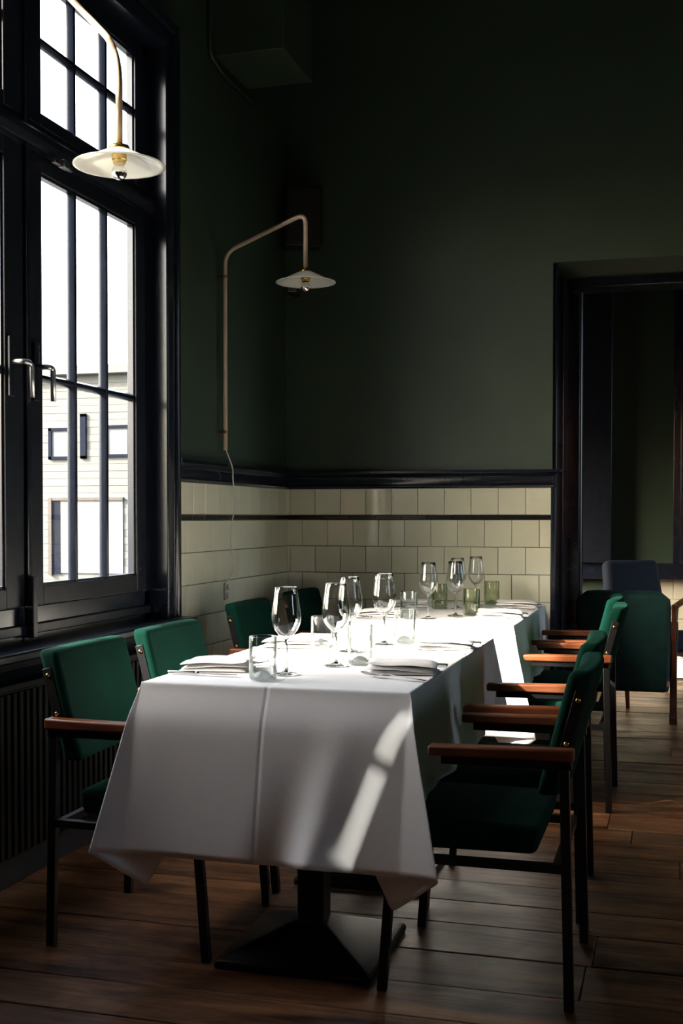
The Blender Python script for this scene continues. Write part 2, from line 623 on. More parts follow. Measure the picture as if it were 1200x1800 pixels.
def tile_mesh(wd, hg, mat):
    k = (round(wd, 3), round(hg, 3), mat)
    if k not in tile_cache:
        b = 0.0022
        a, c = wd / 2 - JT / 2, hg / 2 - JT / 2
        d = 0.009
        mb = MB()
        vs_ = [(-a, -0.002, -c), (a, -0.002, -c), (a, -0.002, c), (-a, -0.002, c),
               (-a, d - b, -c), (a, d - b, -c), (a, d - b, c), (-a, d - b, c),
               (-a + b, d, -c + b), (a - b, d, -c + b), (a - b, d, c - b), (-a + b, d, c - b)]
        mb.add(vs_, [(0, 1, 2, 3), (0, 4, 5, 1), (1, 5, 6, 2), (2, 6, 7, 3), (3, 7, 4, 0),
                     (4, 8, 9, 5), (5, 9, 10, 6), (6, 10, 11, 7), (7, 11, 8, 4), (8, 11, 10, 9)])
        tile_cache[k] = mb.mesh('tile', mat)
    return tile_cache[k]


def tile_run(parent, origin, ang, length, z_top, z_bot, mat, phase, name='tile'):
    """one row of tiles along a wall; the tile's local +y is its face"""
    s = -phase
    ca, sa = math.cos(ang), math.sin(ang)
    while s < length - 0.004:
        a, b = max(s, 0), min(s + TP, length)
        if b - a > 0.008:
            o = bpy.data.objects.new(name, tile_mesh(b - a, z_top - z_bot, mat))
            COL.objects.link(o)
            o.parent = parent
            mid = (a + b) / 2
            o.location = (origin[0] + ca * mid, origin[1] + sa * mid, (z_top + z_bot) / 2)
            o.rotation_euler = (random.uniform(-.006, .006), 0, ang + PI + random.uniform(-.006, .006))
        s += TP


STR0, STR1 = 1.187, 1.213
rows = [(STR1 + 0.1445, STR1, 'tile')]
rows.append((STR1, STR0, 'tile_dark'))
z = STR0
while z > 0.12:
    rows.append((z, z - TP, 'tile'))
    z -= TP
RAILZ = STR1 + 0.1445


def dado(parent, origin, ang, length, ph0):
    for i, (zt, zb, mt) in enumerate(rows):
        if mt == 'tile_dark':
            tile_run(parent, origin, ang, length, zt, zb, mt, 0.075, 'stripe_tile')
        else:
            k = 0 if i == 0 else i - 1
            tile_run(parent, origin, ang, length, zt, zb, mt, (ph0 + (k % 2) * TP / 2) % TP)


# back wall: from the corner to the right (faces -y); left wall: from the corner towards the camera (faces +x)
gb = struct(MB().box(XW, WX1 - .002, YB - 0.0045, YB, 0, RAILZ).build('trim_tile_bed_back', 'grout'))
gl = struct(MB().box(XW, XW + 0.0045, 4.68, YB, 0, RAILZ).build('trim_tile_bed_left', 'grout'))
dado(wall_back, (XW + 0.008, YB - 0.0035), 0.0, WX1 - XW - 0.012, TP - 0.018)
dado(wall_left, (XW + 0.0035, 4.685), PI / 2, YB - 4.685 - 0.008, 0.06)
# local +y must point into the room: back wall faces -y (rot pi), left wall faces +x (rot -pi/2)

# dado rails
prof = [(0, 0), (0.022, 0), (0.026, 0.012), (0.018, 0.022), (0.020, 0.060), (0.034, 0.070), (0.050, 0.078), (0.050, 0.094), (0, 0.094)]
r1 = MB().prism([(YB - d, RAILZ + h) for d, h in prof], 'x', XW + 0.001, WX1 + 0.012)
struct(r1.build('trim_1', 'gloss', bevel=0.002), 'black moulded rail over the back wall tiles')
r2 = MB().prism([(XW + d, RAILZ + h) for d, h in prof], 'y', 4.69, YB - 0.001)
struct(r2.build('trim_2', 'gloss', bevel=0.002), 'black moulded rail over the tiles beside the window')
cap = MB().box(XW + 0.004, XW + 0.054, 4.676, 4.70, RAILZ + 0.076, RAILZ + 0.1)
struct(cap.build('trim_3', 'nickel', bevel=0.002))
# opening: corner posts, metal strip, frame, soffit band
t4 = MB().box(WX1 - 0.006, WX1 + 0.018, YB - 0.018, YB + 0.03, 0, RAILZ)
struct(t4.build('trim_4', 'gloss', bevel=0.003))
t5 = MB().box(WX1 + 0.004, WX1 + 0.016, YB + 0.05, YB + 0.10, 0, RAILZ)
struct(t5.build('trim_5', 'bronze', bevel=0.003), 'bronze strip on the edge of the opening')
t6 = MB().box(WX1, WX1 + 0.050, YB - 0.05, YB + 0.12, RAILZ + 0.078, RAILZ + 0.094).box(WX1, WX1 + 0.022, YB - 0.02, YB + 0.12, RAILZ, RAILZ + 0.078)
struct(t6.build('trim_6', 'gloss', bevel=0.003))
door = MB()
door.box(WX1 - 0.002, WX1 + 0.020, YB + 0.02, YB + 0.36, 0, OPZ)
door.box(WX1 - 0.002, WX1 + 0.038, YB + 0.20, YB + 0.50, 0, OPZ - 0.03)
door.box(WX1 - 0.002, WX1 + 0.100, YB + 0.50, YB + 0.66, 0, OPZ - 0.05)
door.prism([(WX1 + .098 + .018 * math.sin(k * PI / 8), YB + .58 - .04 * math.cos(k * PI / 8)) for k in range(9)], 'z', 0, OPZ - .06)
door.box(WX1, 2.4, YB + 0.46, YB + 0.66, OPZ - 0.05, OPZ + 0.01)
struct(door.build('door_1', 'gloss', bevel=0.004), 'black gloss frame of the wide opening')
# far room trim
t7 = MB().box(-0.85, XR, YF - 0.10, YF, 0.745, 0.865)
struct(t7.build('trim_7', 'gloss', bevel=0.008))
far_case = MB().box(-0.03, 0.16, YF - 0.09, YF, 0.865, 3.2).box(0.02, 0.10, YF - .12, YF, .865, 3.2)
struct(far_case.build('trim_8', 'gloss', bevel=0.006))
wall_far = bpy.data.objects['wall_far']
for k in range(5):
    tile_run(wall_far, (-0.46, YF - 0.0035), 0.0, 2.0, 0.745 - k * TP, 0.745 - (k + 1) * TP, 'tile', (k % 2) * TP / 2)


# ------------------------------------------------------------------ windows
def make_window(name, label, oy, detailed):
    root = empty(name, (0, oy, 0))
    struct(root, label)
    ya, yb = Y0, Y1
    yc = (ya + yb) / 2
    c = MB()     # casing: moulded boards round the opening
    pr = [(0, 0), (0.046, 0), (0.050, 0.004), (0.050, 0.060), (0.044, 0.068), (0.044, 0.076), (0.056, 0.082), (0.062, 0.094), (0.060, 0.112), (0.044, 0.125), (0, 0.125)]
    n_ = len(pr)
    ring = [(i, (i + 1) % n_, n_ + (i + 1) % n_, n_ + i) for i in range(n_)] + [tuple(range(n_))[::-1], tuple(range(n_, 2 * n_))]
    for s, e in ((1, yb), (-1, ya)):        # side boards, mitred into the head
        c.add([(XW + d, e + s * h, 0.775) for d, h in pr] + [(XW + d, e + s * h, WZ1 + h) for d, h in pr], ring)
    c.build('casing', 'gloss', root, bevel=0.002)
    c = MB()
    c.add([(XW + d, ya - h, WZ1 + h) for d, h in pr] + [(XW + d, yb + h, WZ1 + h) for d, h in pr], ring)
    c.build('head_casing', 'gloss', root, bevel=0.002)
    c = MB()     # reveal lining
    c.box(XW - .11, XW + .045, yb - 0.004, yb + 0.004, WZ0, WZ1).box(XW - .11, XW + .045, ya - 0.004, ya + 0.004, WZ0, WZ1)
    c.box(XW - .11, XW + .045, ya, yb, WZ1 - 0.004, WZ1 + 0.004)
    c.build('reveal_lining', 'gloss', root)
    fr = MB()    # fixed frame, face at XF
    XF = XW - 0.035
    fr.box(XF - .07, XF, ya, ya + .055, WZ0, WZ1).box(XF - .07, XF, yb - .055, yb, WZ0, WZ1)
    fr.box(XF - .07, XF, ya, yb, WZ1 - .05, WZ1).box(XF - .07, XF, ya, yb, WZ0, 0.895)
    fr.box(XF - .07, XF + 0.004, yc - 0.022, yc + 0.022, WZ0, WZ1)
    fr.box(XF - .07, XF + 0.006, ya, yb, 2.455, 2.555)
    fr.build('frame', 'gloss', root, bevel=0.004)
    md = MB().prism([(XF, 2.462), (XF + .02, 2.468), (XF + .034, 2.49), (XF + .034, 2.515), (XF + .015, 2.535), (XF, 2.548)], 'y', ya, yb)
    md.build('transom_moulding', 'gloss', root, bevel=0.002)
    pm = MB().box(XF, XF + .018, yc - .014, yc + .014, 0.79, WZ1)
    pm.build('centre_bead', 'gloss', root, bevel=0.004)
    pm = MB().box(XF, XF + .014, ya + 0.02, yb - 0.02, 0.80, 0.835)
    pm.build('bottom_bead', 'gloss_b', root, bevel=0.004)
    for (sa, sb) in ((ya + .055, yc - .022), (yc + .022, yb - .055)):
        for lo, hi, gz0, gz1, gzm in ((0.897, 2.455, 0.962, 2.395, 1.69), (2.555, WZ1 - .05, 2.597, 3.085, 2.857)):
            ga, gb_ = sa + .082, sb - (.11 if sa < yc - .1 else .082)
            XS = XF + 0.008
            st = MB()
            for (a, b, c_, d) in ((sa, ga, lo, hi), (gb_, sb, lo, hi), (ga, gb_, lo, gz0), (ga, gb_, gz1, hi)):
                st.box(XF - .032, XS, a, b, c_, d)
            so = st.build('sash', 'gloss' if lo > 1 else 'gloss_b', root, bevel=0.003)
            # stepped glazing beads round the glass
            bd = MB()
            for k, (off, dx) in enumerate(((0.010, 0.0), (0.004, -0.012))):
                pass
            bd.box(XF - .03, XS - .010, ga - .001, ga + .009, gz0, gz1).box(XF - .03, XS - .010, gb_ - .009, gb_ + .001, gz0, gz1)
            bd.box(XF - .03, XS - .010, ga, gb_, gz0 - .001, gz0 + .009).box(XF - .03, XS - .010, ga, gb_, gz1 - .009, gz1 + .001)
            bd.build('glazing_bead', 'gloss', so, bevel=0.002)
            pw = (gb_ - ga) / 3
            XG = XF - 0.025
            for k in (1, 2):
                yy = ga + pw * k
                g = MB().prism([(XG - .006, yy - .006), (XG, yy - .016), (XG + .012, yy - .016), (XG + .028, yy - .007), (XG + .028, yy + .007), (XG + .012, yy + .016), (XG, yy + .016), (XG - .006, yy + .006)], 'z', gz0, gz1)
                g.build('glazing_bar', 'gloss', so, bevel=0.0015)
            g = MB().prism([(XG - .006, gzm - .006), (XG, gzm - .015), (XG + .012, gzm - .015), (XG + .026, gzm - .006), (XG + .026, gzm + .006), (XG + .012, gzm + .015), (XG, gzm + .015), (XG - .006, gzm + .006)], 'y', ga, gb_)
            g.build('glazing_bar', 'gloss', so, bevel=0.0015)
            for k in range(3):
                for (za, zb) in ((gz0, gzm), (gzm, gz1)):
                    pn = MB().box(XG - .002, XG + .002, ga + pw * k, ga + pw * (k + 1), za, zb)
                    pn.build('pane', 'pane', so)
            if detailed and lo < 1:
                # lever handle on the meeting stile
                near = sa < yc - .1
                hy = (sb - .085) if near else (sa + .026)
                el = .046 if near else .030
                hd = MB().box(XS, XS + .012, hy - .016, hy + .016, 1.60, 1.80)
                hp = hd.build('handle_plate', 'gloss_b', so, bevel=0.003)
                lv = MB().tube(round_path([(XS + .008, hy, 1.715), (XS + .055, hy, 1.715), (XS + .058, hy + el * .85, 1.712), (XS + .056, hy + el, 1.60)], [.015, .015], 5), 0.0095, 10)
                lv.build('handle', 'nickel', so, smooth=True)
    if detailed:
        # espagnolette foot on the post and the transom catch
        e = MB().box(XF + .018, XF + .040, yc - .02, yc + .012, 0.79, 1.0)
        e.build('bolt_bar', 'gloss_b', root, bevel=0.004)
        e = MB().box(XF + .03, XF + .046, yc + .13, yc + .26, 2.435, 2.452).box(XF + .034, XF + .060, yc + .17, yc + .22, 2.43, 2.458)
        e.build('transom_catch', 'nickel', root, bevel=0.003)
    # sill board
    s = MB().box(XW - .10, -1.985, ya - .15, yb + .16, 0.742, 0.774)
    s.build('sill', 'gloss_b', root, bevel=0.008, seg=3)
    s = MB().prism([(XW, .66), (XW + .03, .665), (XW + .05, .70), (XW + .075, .715), (XW + .08, .742), (XW, .742)], 'y', ya - .13, yb + .14)
    s.build('sill_moulding', 'gloss_b', root, bevel=0.002)
    return root


make_window('window_1', 'tall black-framed window with two casements and small upper lights', 0, True)
w2 = make_window('window_2', 'neighbouring window nearer the camera with added shutters slotted for a sun streak', OFF, False)
# added out-of-view shutters; a narrow slot shapes the sun streak on the near cloth
sh = MB()
sa, sb = Y0 + OFF, Y1 + OFF
for a, b in ((sa, sa + .49), (sa + .495, sa + .98), (sa + .985, sa + 1.40), (sa + 1.40, sb - .203)):
    sh.box(XW - .024, XW - .004, a, b, 0.80, WZ1)
sh.box(XW - .024, XW - .004, sb - .186, sb, 0.80, WZ1).box(XW - .024, XW - .004, sb - .204, sb - .185, 0.80, 1.34).box(XW - .024, XW - .004, sb - .204, sb - .185, 1.84, WZ1)
sh = sh.build('added_shutter', 'gloss_b', w2, bevel=0.003)
sh.location.y = -OFF
# far room window: frame with bars
w3 = struct(empty('window_3'), 'window of the room beyond the opening')
fm = MB()
for a, b, c, d in ((fy0, fy0 + .07, fz0, fz1), (fy1 - .07, fy1, fz0, fz1), (fy0, fy1, fz0, fz0 + .08), (fy0, fy1, fz1 - .08, fz1), ((fy0 + fy1) / 2 - .03, (fy0 + fy1) / 2 + .03, fz0, fz1), (fy0, fy1, 1.54, 1.60)):
    fm.box(XW - .12, XW - .05, a, b, c, d)
fm.build('frame', 'gloss', w3)
# rear windows: frames
for i, (a, b) in enumerate(((-0.1, 0.38),)):
    w4 = struct(empty('window_%d' % (4 + i)), 'rear window')
    fm = MB()
    for p_, q_, c, d in ((a, a + .07, .9, 3), (b - .07, b, .9, 3), (a, b, .9, .98), (a, b, 2.92, 3), ((a + b) / 2 - .04, (a + b) / 2 + .04, .9, 3), (a, b, 2.2, 2.28)):
        fm.box(p_, q_, YR - .15, YR - .08, c, d)
    fm.build('frame', 'gloss', w4)
    MB().box(a, b, YR - .06, YR - .058, .9, 3).build('added_blind', 'added_blind', w4)  # added out of view to throw warm light on the cloth front

for i, (a, b, c, d) in enumerate(RWIN):
    w5 = struct(empty('window_%d' % (6 + i)), 'window on the far right side of the room')
    fm = MB()
    for p_, q_, e, f_ in ((a, a + .07, c, d), (b - .07, b, c, d), (a, b, c, c + .07), (a, b, d - .07, d), ((a + b) / 2 - .04, (a + b) / 2 + .04, c, d)):
        fm.box(XR + .08, XR + .14, p_, q_, e, f_)
    fm.build('frame', 'gloss', w5)

# radiator under the sill
rad = empty('radiator', (-2.03, 3.575, 0.12))
tag(rad, 'black ribbed radiator on the wall below the window', 'radiator')
MB().box(-.045, .012, -1.0, 1.0, 0.0, .54).build('body', 'radiator', rad, bevel=0.006)
MB().box(-.05, .032, -1.01, 1.01, .535, .556).build('top_grille', 'radiator', rad, bevel=0.003)
fin = MB().prism([(0.011, -.017), (0.014, -.016), (0.027, -.009), (0.027, .009), (0.014, .016), (0.011, .017)], 'z', 0.012, .525).mesh('fin', 'radiator')
for k in range(52):
    o = bpy.data.objects.new('fin', fin)
    COL.objects.link(o)
    o.parent = rad
    o.location = (0, -.975 + k * .0382, 0)
for yy in (-.7, .7):
    MB().tube([(-.02, yy, .01), (-.02, yy, -.12)], .012, 10).build('foot_pipe', 'radiator', rad, smooth=True)
MB().box(XW, XW + .006, Y0 - .13, Y1 + .10, 0.0, 0.66).build('trim_10', 'gloss_b')
struct(bpy.data.objects['trim_10'])
struct(MB().box(XW, XW + .02, Y0 - .13, 4.68, 0.0, 0.10).build('baseboard_left', 'gloss_b', bevel=0.003))

# boxed duct high in the corner
dk = empty('ventilation_duct', (XW, 5.2, 3.36))
tag(dk, 'dark green boxed duct high on the wall between window and corner', 'duct')
MB().box(0.0, 0.342, 0.0, 0.45, 0.0, CEIL - 3.36).build('casing', 'wall_green', dk, bevel=0.003)
MB().tube(round_path([(0.012, -.075, CEIL - 3.36), (0.012, -.075, -.02), (0.012, .05, -.055), (0.012, .50, -.055)], [.04, .04], 4), 0.009, 8).build('conduit', 'wall_green', dk, smooth=True)

# ------------------------------------------------------------------ dining chairs
def make_chair():
    root = empty('dining_chair')
    W = 0.242
    for s in (-1, 1):
        MB().bar((0.205, s * W, 0.36), (0.232, s * W, 0), 0.024, 0.024).build('leg', 'steel_black', root, bevel=0.002)
        MB().bar((-0.222, s * W, 0.608), (-0.236, s * W, 0), 0.024, 0.024).build('leg', 'steel_black', root, bevel=0.002)
        MB().box(-.226, .212, s * W - .011, s * W + .011, .335, .357).build('side_rail', 'steel_black', root, bevel=0.002)
        MB().box(-.240, .080, s * W - .012, s * W + .012, .588, .608).build('arm_bar', 'steel_black', root, bevel=0.002)
        a = MB().hexa([(-.246, s * W - .021, .609), (.112, s * W - .021, .609), (.112, s * W + .021, .609), (-.246, s * W + .021, .609),
                       (-.246, s * W - .021, .640), (.112, s * W - .021, .634), (.112, s * W + .021, .634), (-.246, s * W + .021, .640)])
        a.build('armrest', 'teak', root, bevel=0.006, seg=3)
        b = MB().bar((-.213, s * (W - .020), .60), (-.259, s * (W - .020), .775), 0.027, 0.006)
        br = b.build('bracket', 'steel_black', root, bevel=0.001)
        for zz, uu in ((.755, -.2535), (.648, -.2255)):
            n_ = MB().lathe([(0.0, .0042), (.004, .0042), (.0065, .003), (.0068, 0), (0, 0)], 12)
            sc = n_.build('screw', 'brass', br, smooth=True)
            sc.location = (uu, s * (W - .020 + .003), zz)
            sc.rotation_euler = (-s * PI / 2, 0, 0)
    for uu in (-.205, .20):
        MB().box(uu - .011, uu + .011, -W, W, .335, .357).build('cross_rail', 'steel_black', root, bevel=0.002)
    # backrest pad: tilted, slightly dished
    def pad(nm, corners, thick, bev):
        pass
    nu, nv = 8, 8
    def slab(fn, name, bev):
        """fn(i,j,side) -> point; closed quad slab with rounded edges"""
        vs_, fs_ = [], []
        for side in (0, 1):
            for j in range(nv + 1):
                for i in range(nu + 1):
                    vs_.append(fn(i / nu, j / nv, side))
        n1 = (nu + 1) * (nv + 1)
        idx = lambda s, i, j: s * n1 + j * (nu + 1) + i
        for j in range(nv):
            for i in range(nu):
                fs_.append((idx(0, i, j), idx(0, i + 1, j), idx(0, i + 1, j + 1), idx(0, i, j + 1)))
                fs_.append((idx(1, i, j), idx(1, i, j + 1), idx(1, i + 1, j + 1), idx(1, i + 1, j)))
        for i in range(nu):
            fs_.append((idx(0, i, 0), idx(1, i, 0), idx(1, i + 1, 0), idx(0, i + 1, 0)))
            fs_.append((idx(0, i, nv), idx(0, i + 1, nv), idx(1, i + 1, nv), idx(1, i, nv)))
        for j in range(nv):
            fs_.append((idx(0, 0, j), idx(0, 0, j + 1), idx(1, 0, j + 1), idx(1, 0, j)))
            fs_.append((idx(0, nu, j), idx(1, nu, j), idx(1, nu, j + 1), idx(0, nu, j + 1)))
        mb = MB().add(vs_, fs_)
        return mb.build(name, 'green', root, bevel=bev, seg=4, angle=0.9)
    def back(i, j, s):
        yy = (i - .5) * 0.445
        z_ = 0.515 + j * 0.312
        u = -0.178 - (z_ - .515) * 0.26
        # sides wrap forward a little, the middle is dished backwards
        dish = 0.016 * (1 - (2 * i - 1) ** 2)
        return (u - dish * .9 + (0.029 if s else -0.029), yy, z_)
    slab(back, 'backrest', 0.017)
    def seat(i, j, s):
        yy = (i - .5) * (0.465 - 0.03 * (1 - j))
        u = -0.165 + j * 0.425 + (0.02 if s else 0) * (1 - j) * 0
        bulge = 0.010 * (1 - (2 * i - 1) ** 2) * (1 - (2 * j - 1) ** 2)
        return (u - (0.012 if (s == 0 and j < .01) else 0) * -1, yy, (.437 + bulge) if s else .366)
    slab(seat, 'seat', 0.018)
    return root


CHAIR_G = 'green dining chairs along the tables'
chair0 = make_chair()
freeze_children(chair0)
chairs = [
    (-1.447, 3.185, 0.0, 'green dining chair nearest the camera on the window side, in front of the radiator'),
    (-1.455, 3.800, -0.02, 'green dining chair under the window, second from the camera on the window side'),
    (-1.590, 4.965, 0.0, 'green dining chair below the hanging white lamp cord at the far table'),
    (-1.610, 5.800, -0.02, 'green dining chair in the tiled corner, farthest on the window side'),
    (-0.482, 3.130, PI, 'green dining chair nearest the camera on the right side of the near table'),
    (-0.508, 3.770, PI + 0.01, 'green dining chair second from the camera on the right side of the near table'),
    (-0.497, 5.135, PI, 'green dining chair at the near end of the far table, right side'),
    (-0.54, 5.730, PI + 0.01, 'green dining chair at the wall end of the far table, right side'),
]
for i, (x, y, rz, lb) in enumerate(chairs):
    o = chair0 if i == 0 else copy_tree(chair0)
    o.location = (x, y, 0)
    o.rotation_euler = (0, 0, rz)
    tag(o, lb, 'chair', CHAIR_G)


# ------------------------------------------------------------------ tables
def make_table(x0, x1, y0, y1, ped, label):
    cx, cy_ = (x0 + x1) / 2, (y0 + y1) / 2
    root = empty('dining_table', (cx, cy_, 0))
    tag(root, label, 'table', 'cloth-covered dining tables')
    MB().box(x0 - cx + .006, x1 - cx - .006, y0 - cy_ + .006, y1 - cy_ - .006, 0.715, 0.744).build('tabletop', 'table_wood', root, bevel=0.004)
    for (px, py) in ped:
        px -= cx
        py -= cy_
        b = MB()
        a = 0.215
        b.add([(px - a, py - a, 0), (px + a, py - a, 0), (px + a, py + a, 0), (px - a, py + a, 0),
               (px - a, py - a, .022), (px + a, py - a, .022), (px + a, py + a, .022), (px - a, py + a, .022),
               (px - .05, py - .05, .088), (px + .05, py - .05, .088), (px + .05, py + .05, .088), (px - .05, py + .05, .088)],
              [(0, 3, 2, 1), (0, 1, 5, 4), (1, 2, 6, 5), (2, 3, 7, 6), (3, 0, 4, 7), (4, 5, 9, 8), (5, 6, 10, 9), (6, 7, 11, 10), (7, 4, 8, 11), (8, 9, 10, 11)])
        b.build('base', 'cast_black', root, bevel=0.008, seg=3, angle=0.3)
        MB().box(px - .038, px + .038, py - .038, py + .038, .08, .70).build('column', 'cast_black', root, bevel=0.006)
        MB().box(px - .20, px + .20, py - .03, py + .03, .690, .715).box(px - .03, px + .03, py - .12, py + .12, .690, .715).build('top_bracket', 'cast_black', root)
    return root


T1R = (-1.413, -0.658, 2.962, 4.392)
T2R = (-1.413, -0.652, 4.905, 6.125)
make_table(*T1R, [(-.965, 3.115), (-.985, 3.86)], 'near table under a white cloth on black square pedestal bases')
make_table(*T2R, [(-1.03, 5.2), (-1.03, 5.82)], 'far table under a white cloth beside the tiled back wall')


def drape(rect, front, side, back, lean):
    """tablecloth laid over the table: flat top, hanging sheets, and at each corner the spare cloth
    folded as a cone (generators run from the table corner), so nothing is stretched"""
    X0, X1, Yn, Yf = rect
    ZC = 0.7485
    RD = math.radians
    nd = 16
    ts = [0.0, 0.018, 0.05] + [0.05 + 0.95 * k / (nd - 3) for k in range(1, nd - 2)]
    verts, faces, uvs = [], [], []

    def patch(n, m_, fn):
        b0 = len(verts)
        for j in range(m_ + 1):
            for i in range(n + 1):
                p_, u_ = fn(i, j)
                verts.append(p_)
                uvs.append(u_)
        for j in range(m_):
            for i in range(n):
                faces.append((b0 + j * (n + 1) + i, b0 + j * (n + 1) + i + 1, b0 + (j + 1) * (n + 1) + i + 1, b0 + (j + 1) * (n + 1) + i))

    def lin(a, b, n):
        e = 0.009
        return [a, a + e] + [a + e + (b - a - 2 * e) * k / n for k in range(1, n)] + [b - e, b]
    xs_, ys_ = lin(X0, X1, 24), lin(Yn, Yf, 40)
    patch(len(xs_) - 1, len(ys_) - 1, lambda i, j: ((xs_[i], ys_[j], ZC), (xs_[i], ys_[j])))

    def hang(px, py, a, b, d):
        """point d below table edge point (px, py) along direction with slopes a (x) and b (y), degrees"""
        v_ = Vector((math.tan(RD(a)), math.tan(RD(b)), -1)).normalized() * d
        k_ = max(0.0, min(1.0, d / 0.11))
        bulge = 0.026 * k_ * k_ * (3 - 2 * k_) if py < Yn + .001 else 0.0
        return (px + v_.x, py + v_.y - bulge, ZC + v_.z)

    lf, rf = lean
    # front sheet: leans towards the room, a soft vertical fold right of the middle
    def front_fn(i, j):
        x_ = xs_[i]
        u = (x_ - X0) / (X1 - X0)
        t = ts[j]
        win = min(1, u * 8, (1 - u) * 8)
        b = -(lf * (1 - u) + rf * u) + win * (0.6 * math.sin(PI * u) + 1.0 * math.sin(5.1 * u + .6 + t))
        c = u - (0.80 - 0.10 * t)
        b -= 5.0 * t * math.exp(-(c / 0.055) ** 2) * win
        b += 3.0 * t * math.exp(-((c + .13) / 0.08) ** 2) * win
        a = win * 1.0 * math.sin(4 * u + 1)
        return hang(x_, Yn, a, b, t * front), (x_, Yn - t * front)
    patch(len(xs_) - 1, len(ts) - 1, front_fn)
    patch(len(xs_) - 1, len(ts) - 1, lambda i, j: (hang(xs_[i], Yf, 0, 2.0 * math.sin(PI * (xs_[i] - X0) / (X1 - X0)) + 1.0, ts[j] * back), (xs_[i], Yf + ts[j] * back)))
    for sg, xe in ((1, X1), (-1, X0)):
        def side_fn(i, j, sg=sg, xe=xe):
            y_ = ys_[i]
            u = (y_ - Yn) / (Yf - Yn)
            win = min(1, u * 12, (1 - u) * 12)
            a = 1.0 + win * (2.2 + 1.8 * math.sin(19 * u + sg) + 1.0 * math.sin(43 * u))
            return hang(xe, y_, sg * a, 0, ts[j] * side), (xe + sg * ts[j] * side, y_)
        patch(len(ys_) - 1, len(ts) - 1, side_fn)
    # corners
    for sg, xe in ((1, X1), (-1, X0)):
        for en, ye, ov, ln in ((-1, Yn, front, rf if sg > 0 else lf), (1, Yf, back, -1.0)):
            tip = math.degrees(math.atan2(side, ov))
            if en < 0:
                out_ = 14.5 if sg > 0 else 13.0
                path = [(0, -ln), (out_, -ln - 3.5), (out_ - (tip - out_) - 0.4, -ln + 6)]
            else:
                ln = 1.0
                out_ = 12.0
                path = [(0, ln), (out_, ln + 3), (-6.0, ln - 3)]
            used_ = sum(math.dist(path[k], path[k + 1]) for k in range(2))
            # inner fold behind the sheet, long enough to use up the quarter turn
            lx, ly = path[2]
            e = (1.0, 0.0)
            k_ = 0.0
            while k_ < 60:
                q = (lx - k_, (ly + 2) if en < 0 else (ly - 2))
                if used_ + math.dist(path[2], q) + math.dist(q, e) >= 90:
                    break
                k_ += 0.25
            path += [q, e]
            # resample by length, rounding the creases a little
            seg_l = [math.dist(path[k], path[k + 1]) for k in range(4)]
            tot = sum(seg_l)
            def at(s_):
                s_ = max(0, min(tot, s_))
                for k in range(4):
                    if s_ <= seg_l[k] or k == 3:
                        f_ = s_ / seg_l[k]
                        return (path[k][0] + (path[k + 1][0] - path[k][0]) * f_, path[k][1] + (path[k + 1][1] - path[k][1]) * f_)
                    s_ -= seg_l[k]
            nf = 48
            def fan(i, j):
                s_ = tot * i / nf
                r_ = 1.0 if 0 < i < nf else 0.0
                pts_ = [at(s_ + o_ * r_) for o_ in (-1.2, -.6, 0, .6, 1.2)]
                a, b = sum(p_[0] for p_ in pts_) / 5, sum(p_[1] for p_ in pts_) / 5
                th = RD(90.0 * i / nf)
                rmax = min(ov / max(math.cos(th), 1e-6), side / max(math.sin(th), 1e-6))
                d = rmax * ts[j]
                return hang(xe, ye, sg * a, b, d), (xe + sg * d * math.sin(th), ye + en * d * math.cos(th))
            patch(nf, len(ts) - 1, fan)
    return verts, faces, uvs


def make_cloth(rect, front, side, back, lean, label, cx, ys):
    vs_, fs_, UV = drape(rect, front, side, back, lean)
    me = bpy.data.meshes.new('tablecloth')
    me.from_pydata(vs_, [], fs_)
    uv = me.uv_layers.new(name='flat')
    li = np.zeros(len(me.loops), dtype=np.int32)
    me.loops.foreach_get('vertex_index', li)
    uv.data.foreach_set('uv', np.array(UV, dtype=np.float32)[li].ravel())
    bm = bmesh.new()
    bm.from_mesh(me)
    bmesh.ops.remove_doubles(bm, verts=bm.verts, dist=0.0004)
    bmesh.ops.recalc_face_normals(bm, faces=bm.faces)
    bm.to_mesh(me)
    bm.free()
    me.materials.append(linen('white_table_linen', cx, ys))
    for q in me.polygons:
        q.use_smooth = True
    o = bpy.data.objects.new('tablecloth', me)
    COL.objects.link(o)
    sb_ = o.modifiers.new('sub', 'SUBSURF')
    sb_.levels = sb_.render_levels = 1
    sl_ = o.modifiers.new('thick', 'SOLIDIFY')
    sl_.thickness = 0.0012
    sl_.offset = 0
    tag(o, label, 'tablecloth', 'white tablecloths')
    return o


make_cloth(T1R, 0.452, 0.300, 0.28, (10.5, 14.0), 'white linen cloth over the near table, hanging towards the camera', -1.047, (3.22, 3.70, 4.16))
make_cloth(T2R, 0.452, 0.300, 0.10, (6.0, 8.0), 'white linen cloth over the far table by the tiled wall', -1.035, (5.2, 5.65))
ZT = 0.7515

